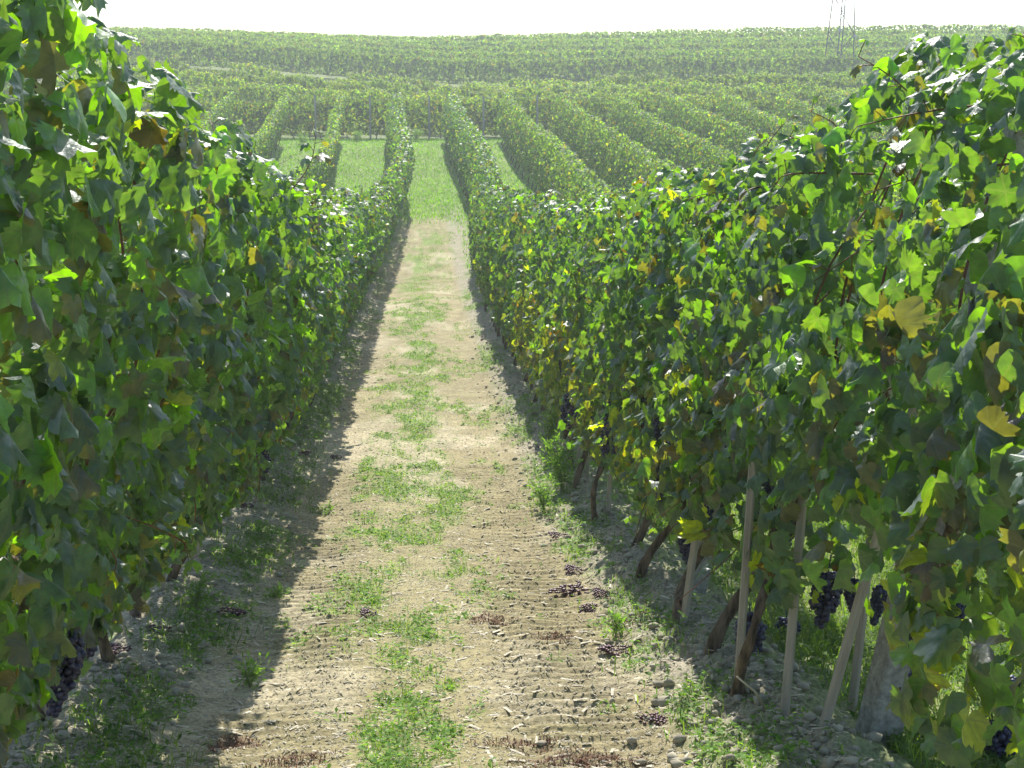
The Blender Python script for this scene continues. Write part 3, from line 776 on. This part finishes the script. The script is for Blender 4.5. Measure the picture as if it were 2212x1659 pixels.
box("equipment_box", (.2, .18, .22), (-.66, -.7, 3.3), M['box'], root); box("equipment_box", (.2, .18, .2), (.66, -.65, 3.0), M['box'], root)

# ------------------------------------------------------------------ ground cover
def blades(x, y, h, w_, c, lay=.5):
    n_ = len(x); z = gz(x, y); B = np.stack([x, y, z - .004], -1)
    a = rng.uniform(0, 6.28, n_); dirh = np.stack([np.cos(a), np.sin(a), 0 * a], -1); b_ = rng.uniform(0, 6.28, n_); wd = np.stack([np.cos(b_), np.sin(b_), 0 * b_], -1)
    k = (lay * rng.uniform(.2, 1.3, n_))[:, None]
    up = np.array([0, 0, 1.0])
    p1 = B + (up * .55 + dirh * .25 * k) * h[:, None]; p2 = B + (up * (.95 - .35 * k) + dirh * 1.0 * k) * h[:, None]
    ww = (w_ / 2)[:, None] * wd
    V = np.stack([B - ww, B + ww, p1 + ww * .8, p1 - ww * .8, p2], 1).reshape(-1, 3); o = (np.arange(n_) * 5)[:, None]
    f4 = np.array([[0, 1, 2, 3]]) + o; f3 = np.array([[3, 2, 4]]) + o
    return V, [f3, f4], np.repeat(c, 5, 0), np.zeros((n_ * 5, 2))
def ovals(x, y, L, c, lift=.02, updir=.35):
    n_ = len(x); z = gz(x, y); a = rng.uniform(0, 6.28, n_)
    d = norm(np.stack([np.cos(a), np.sin(a), rng.uniform(-.05, updir * 2, n_)], -1)); nr = norm(np.stack([rng.normal(0, .3, n_), rng.normal(0, .3, n_), 1 + 0 * a], -1)); s_ = norm(np.cross(d, nr))
    B = np.stack([x, y, z + lift * rng.uniform(.1, 1, n_)], -1); L = L[:, None]
    V = np.stack([B, B + d * L * .45 + s_ * L * .22 + [0, 0, .002], B + d * L - [0, 0, .003], B + d * L * .45 - s_ * L * .22 + [0, 0, .002]], 1).reshape(-1, 3)
    f = np.array([[0, 1, 2, 3]]) + (np.arange(n_) * 4)[:, None]
    return V, [f], np.repeat(c, 4, 0), np.zeros((n_ * 4, 2))
def gcol(n_, a, b_): 
    t_ = rng.uniform(0, 1, (n_, 1)); return np.array(a) * (1 - t_) + np.array(b_) * t_
def samp(n_, x0, x1, y0, y1, pw, fn=grass_amount, thr=.2, g_=1.0):
    y = y0 * (y1 / y0) ** (rng.uniform(0, 1, n_) ** pw); x = rng.uniform(x0, x1, n_)
    a = fn(x, y); keep = rng.uniform(0, 1, n_) < np.clip((a - thr) / (1 - thr), 0, 1) ** g_
    return x[keep], y[keep]
# low broad-leaved weeds and grass on the track
x, y = samp(110000, -1.25, 1.25, 3.6, 30, 1.0, thr=.15); n_ = len(x)
W1_ = ovals(x + wob(y), y, rng.uniform(.012, .034, n_) * np.interp(y, [4, 30], [1, 1.8]), gcol(n_, (.07, .15, .03), (.18, .31, .06)))
g = mk("weed_cover", *W1_[:2], M['grass'], None, W1_[2]); tag(g, "low broad-leaved weeds creeping along the middle of the track", "weeds", kind="stuff")
x, y = samp(90000, -1.25, 1.25, 3.6, 46, .9, thr=.2); n_ = len(x)
B1 = blades(x + wob(y), y, rng.uniform(.02, .065, n_), rng.uniform(.002, .004, n_) * np.interp(y, [4, 46], [1, 3]), gcol(n_, (.08, .15, .03), (.20, .25, .07)), .9)
# shaded grass at the foot of the left row
def sidefn(x, y): return np.exp(-((np.abs(x) - .98) / .2) ** 2) * sstep(.42, .6, fbm(x * 2.5, y * 1.6, 91, 3)) * np.where(x < 0, 1, .35)
x, y = samp(34000, -1.3, 1.3, 3.6, 30, .9, sidefn, 0.05); n_ = len(x)
B2 = blades(x, y, rng.uniform(.03, .11, n_), rng.uniform(.003, .006, n_), gcol(n_, (.06, .12, .03), (.18, .24, .07)), 1.0)
x, y = samp(30000, -1.3, 1.3, 3.6, 30, .9, sidefn, 0.05); n_ = len(x)
B3 = ovals(x, y, rng.uniform(.015, .04, n_), gcol(n_, (.05, .10, .03), (.12, .19, .05)), .05)
# grassy lanes farther off
def lane(x, y): return np.where(y < 70.5, sstep(44, 47, y) + .7 * (x < -1.2) * sstep(20, 30, y) + .35 * (x > 1.2), 0)
x, y = samp(210000, -13, 16, 20, 70.2, .6, lane, 0); n_ = len(x)
B4 = blades(x, y, rng.uniform(.05, .13, n_), rng.uniform(.014, .03, n_), gcol(n_, (.09, .21, .02), (.20, .32, .045)) * (.7 + .6 * fbm(x * .9, y * .5, 83, 3))[:, None], .9)
def rlane(x, y): return (.35 + .6 * sstep(.36, .5, fbm(x * 2, y * 1.5, 95, 3)))
x, y = samp(80000, 1.45, 4.2, 3.8, 12, .9, rlane, 0.05); n_ = len(x)
B5 = blades(x, y, rng.uniform(.03, .12, n_), rng.uniform(.003, .007, n_), gcol(n_, (.08, .15, .03), (.2, .26, .08)), 1.0)
x, y = samp(50000, 1.45, 4.2, 3.8, 12, .9, rlane, 0.05); n_ = len(x)
B6 = ovals(x, y, rng.uniform(.015, .045, n_), gcol(n_, (.06, .12, .03), (.13, .2, .05)), .05)
V, fs, C, U = join([B1, B2, B3, B4, B5, B6]); g = mk("grass", V, fs, M['grass'], None, C); tag(g, "short sunlit grass of the track and the lanes between the rows", "grass", kind="stuff")
# straw and chips
n_ = 46000; y = 3.6 * (26 / 3.6) ** rng.uniform(0, 1, n_); x = rng.uniform(-1.25, 1.3, n_)
L = rng.uniform(.005, .02, n_) * np.where(rng.uniform(0, 1, n_) < .05, 3, 1); wd_ = L * .09 + .0010; a = rng.normal(0, .75, n_)
B = np.stack([x, y, gz(x, y) + .003], -1); d = np.stack([np.cos(a), np.sin(a), rng.normal(0, .12, n_)], -1); s_ = np.stack([-np.sin(a), np.cos(a), 0 * a], -1)
V = np.stack([B - d * L[:, None] / 2 - s_ * wd_[:, None], B + d * L[:, None] / 2 - s_ * wd_[:, None], B + d * L[:, None] / 2 + s_ * wd_[:, None], B - d * L[:, None] / 2 + s_ * wd_[:, None], B + np.array([0, 0, .0022])], 1).reshape(-1, 3)
o_ = (np.arange(n_) * 5)[:, None]; f = np.concatenate([np.array([[0, 1, 4]]) + o_, np.array([[1, 2, 4]]) + o_, np.array([[2, 3, 4]]) + o_, np.array([[3, 0, 4]]) + o_])
g = mk("straw_litter", V, f, M['straw'], smooth=False); tag(g, "chips of straw and dry stalks scattered over the track", "litter", kind="stuff")
# crumbly clods under the rows
Vi, Fi = ICO[1]; n_ = 5200; y = 3.6 * (24 / 3.6) ** rng.uniform(0, 1, n_); sg = np.where(rng.uniform(0, 1, n_) < .68, 1, -1); x = sg * np.clip(rng.normal(1.13, .17, n_), .7, 1.7)
r_ = .005 + .021 * rng.uniform(0, 1, n_) ** 3; sc_ = rng.uniform(.6, 1.3, (n_, 1, 3)) * [1, 1, .75]
jit = 1 + .16 * rng.normal(size=(n_, len(Vi), 1))
V = np.stack([x, y, gz(x, y) + r_ * .25], -1)[:, None] + Vi[None] * jit * sc_ * r_[:, None, None]
f = (Fi[None] + (np.arange(n_) * len(Vi))[:, None, None]).reshape(-1, 3)
g = mk("clods", V.reshape(-1, 3), f, M['clod'], smooth=True); tag(g, "crumbly pale clods of soil along the feet of the vines", "clods", kind="stuff")
# single big clods
def big_clod(px, py, s, lab):
    q = ground_hit(px, py); V, Fc_ = ICO[2]; V = V.copy(); V = V * (1 + .5 * (fbm(V[:, 0] * 1.7 + px, V[:, 1] * 1.7 + V[:, 2], 7, 3) - .5)[:, None]) * np.array([1, .7, .45]) * s
    o = mk("soil_clod", V, Fc_, M['clod']); o.location = (q[0], q[1], float(gz(q[0], q[1])) + s * .15); tag(o, lab, "clod", "large clods beside the track")
big_clod(1435, 1528, .05, "largest pale clod of soil at the lower right edge of the track")
big_clod(1160, 1512, .02, "small round clod lying alone on the lower part of the track")
big_clod(1170, 1602, .02, "small pale clod at the bottom centre of the track")
big_clod(1400, 1440, .035, "pale clod beside a dark vine trunk on the right verge")

# dried red weed patches
def red_patch(px, py, sx, sy, n_, lab):
    q = ground_hit(px, py); ra = np.sqrt(rng.uniform(0, 1, n_)) ** 1.3 * 1.5; an = rng.uniform(0, 6.28, n_); ra = ra * (.75 + .25 * np.sin(an * 3 + px)); x = 1.3 * sx * ra * np.cos(an); y = 1.4 * sy * ra * np.sin(an); kk = (vn(x * 38 + px, y * 38, 3) > .38) | (rng.uniform(0, 1, n_) < .25); x = x[kk]; y = y[kk]; n_ = len(x)
    parts = []
    V, fs, C, U = blades(q[0] + x, q[1] + y, rng.uniform(.008, .032, n_), rng.uniform(.0025, .0045, n_), np.zeros((n_, 3)) + .1, 1.6)
    base = np.array([q[0], q[1], float(zt(q[0], q[1]))])
    o = mk("dry_weed", V - base, fs, M['dry_red']); o.location = base; tag(o, lab, "dry weed", "red-brown withered weed patches")
red_patch(1065, 1342, .07, .08, 900, "red-brown withered weed patch in the middle of the right wheel track")
red_patch(1200, 1378, .07, .07, 600, "red-brown withered patch just right of the first dry patch in mid track")
red_patch(505, 1592, .055, .05, 600, "red-brown withered weed patch at the lower left edge of the track")
red_patch(1260, 1640, .14, .05, 1100, "red-brown withered patch along the bottom edge right of centre")
red_patch(1130, 1600, .10, .05, 450, "sparse red-brown withered patch at the bottom centre")
red_patch(640, 1640, .10, .04, 420, "sparse red-brown withered patch at the bottom left of the track")
red_patch(1350, 1360, .09, .10, 420, "rusty withered patch on the right verge below the fallen grapes")

# fallen bunches
fb = [(1268, 1278, "fallen reddish bunches' largest heap on the right verge"), (1245, 1245, "dried fallen grape bunch above the largest heap on the right verge"), (1300, 1300, "dried fallen grape bunch right of the largest heap"), (1260, 1320, "dried fallen grape bunch below the largest heap"),
      (1215, 1165, "dried fallen grape bunch on the right verge beside the upper trunks"), (1185, 1135, "dark fallen grape bunch near the tall weeds of the right verge"), (1395, 1552, "dark fallen grape bunch by the largest clod"), (1365, 1420, "small fallen grape bunch on the right verge by a grass tuft"),
      (735, 992, "reddish fallen bunch at the edge of the left row's shadow"), (650, 1000, "fallen bunch in the shade at the foot of the left row, far one"), (360, 1412, "dark fallen bunch in the left shadow below a broad weed"), (290, 1505, "dark fallen bunch in the left shadow nearest the bottom stakes"), (270, 1470, "pair-like fallen bunch against the left trunks"), (470, 1335, "fallen bunch by the broad-leaved weed in the left shadow"),
      (545, 1130, "fallen bunch in the left shadow beside hanging leaves"), (800, 1340, "reddish fallen bunch scrap in the middle of the left wheel track")]
fb[0] = (1268, 1278, "largest heap of reddish fallen grapes on the right verge")
for i, (px, py, lab) in enumerate(fb):
    q = ground_hit(px, py); o = bpy.data.objects.new("fallen_grapes", BD[i % 3]); col.objects.link(o)
    s_ = (1.5 if i == 0 else random.uniform(.8, 1.15)); o.location = (q[0], q[1], float(gz(q[0], q[1])) + .012); o.rotation_euler = (0, 0, random.uniform(0, 6)); o.scale = (s_, s_, s_)
    tag(o, lab, "fallen grapes", "grape bunches fallen on the ground")

# tall weeds
def weed(px, py, h, nst, lab, leafL=.03, spread=.12, tone=1.0, xmin=None):
    q = ground_hit(px, py); base = np.array([q[0], q[1], float(gz(q[0], q[1]))]); root = empty("weed", tuple(base)); tag(root, lab, "weed", "green weeds by the rows")
    T = []; P = []; D = []
    for i in range(nst):
        a = rng.uniform(0, 6.28); e = np.array([math.cos(a) * spread * rng.uniform(.2, 1), math.sin(a) * spread * rng.uniform(.2, 1), h * rng.uniform(.55, 1)])
        s_ = np.linspace(0, 1, 7)[:, None]; pts = e * s_ * [1, 1, 1] + np.array([0, 0, .1 * h]) * np.sin(s_ * 3.1)
        T.append(tube(pts, np.linspace(.0028, .0009, 7), 4))
        for j in range(int(16 * h / .3) + 5):
            u_ = rng.uniform(.12, 1); c_ = np.array([np.interp(u_, s_[:, 0], pts[:, m_]) for m_ in range(3)]); dd = norm(rng.normal(0, 1, 3) + [0, 0, .5])
            ln = leafL * rng.uniform(1, 2.3); T.append(tube(np.array([c_, c_ + dd * ln * .5, c_ + dd * ln]), [.0009] * 3, 3))
            for w_ in (.4, .7, 1.0): P.append(c_ + dd * ln * w_); D.append(dd + rng.normal(0, .6, 3))
    V, fs = merge(T); mk("stem", V, fs, M['stemg'], root)
    P = np.array(P); D = norm(np.array(D)); n_ = len(P); L_ = leafL * rng.uniform(.5, 1.2, (n_, 1)); s_ = norm(np.cross(D, rng.normal(0, 1, (n_, 3))))
    V = np.stack([P, P + D * L_ * .5 + s_ * L_ * .16, P + D * L_, P + D * L_ * .5 - s_ * L_ * .16], 1).reshape(-1, 3); f = np.array([[0, 1, 2, 3]]) + (np.arange(n_) * 4)[:, None]
    c = np.repeat(gcol(n_, (.09, .17, .05), (.18, .28, .09)) * tone, 4, 0); mk("foliage", V, f, M['grass'], root, c)
M['stemg'] = twocol("weed_stem", (.10, .16, .05), (.2, .26, .1), 10, .6, .1)
weed(2150, 1650, .36, 9, "feathery pale green weed in the lower right corner", .02, .16)
weed(1185, 985, .34, 7, "tall green weed beside the right row, the farthest of three", .04, .15, 1.1)
weed(1215, 1080, .45, 9, "tall feathery weed standing in front of the right row's trunks", .04, .17, 1.1)
weed(1175, 1110, .22, 7, "lower bushy weed left of the tall feathery weed", .035, .15, 1.1)
weed(425, 1345, .16, 6, "small broad-leaved weed in the shade of the left row", .03, .07, .8)
weed(1330, 1385, .10, 5, "little yellow-green grass tuft on the right verge", .03, .05, 1.2)
weed(600, 1290, .05, 5, "small green weed at the left edge of the sunlit track", .03, .07)
weed(710, 1105, .05, 5, "small weed in the left wheel track higher up", .03, .08)
weed(540, 1480, .10, 6, "grassy weed at the shadow edge in the lower left", .03, .09)
weed(652, 315, .55, 6, "bushy weed in the far left lane before the cross row", .08, .35)
weed(770, 305, .45, 6, "bushy weed in the far middle lane before the cross row", .08, .25)
weed(900, 305, .55, 6, "bushy weed at the far end of the track lane before the cross row", .08, .25)
# dry twig leaning at the right
q0 = ground_hit(1655, 1600); tip = ray_at(1592, 1462, q0[1] - .15)
b0 = np.array([q0[0], q0[1], float(gz(q0[0], q0[1]))]); V, fs = tube(np.array([b0, (b0 + tip) / 2 + [0.01, 0, .01], tip]) - b0, [.005, .004, .003], 6)
o = mk("dry_twig", V, fs, M['straw']); o.location = b0; tag(o, "dry leaning twig stuck in the ground by the right trunks", "twig")

# ------------------------------------------------------------------ haze
def haze():
    bm = bmesh.new(); bmesh.ops.create_cube(bm, size=1); me = bpy.data.meshes.new("haze")
    x0, x1, y0, y1, z0, z1 = -440, 440, -70, 480, float(Z.min()) - 1.0, zp + 24
    for v in bm.verts: v.co = Vector(((x0 + x1) / 2 + v.co.x * (x1 - x0), (y0 + y1) / 2 + v.co.y * (y1 - y0), (z0 + z1) / 2 + v.co.z * (z1 - z0)))
    bm.to_mesh(me); bm.free(); m = bpy.data.materials.new("haze_air"); m.use_nodes = True; t = m.node_tree; t.nodes.remove(t.nodes["Principled BSDF"])
    v = N(t, "ShaderNodeVolumePrincipled"); v.inputs["Color"].default_value = (.84, .89, .93, 1); v.inputs["Density"].default_value = .0012; v.inputs["Anisotropy"].default_value = .45
    t.links.new(v.outputs[0], t.nodes["Material Output"].inputs["Volume"]); me.materials.append(m)
    o = bpy.data.objects.new("haze", me); col.objects.link(o); tag(o, kind="stuff")
haze()
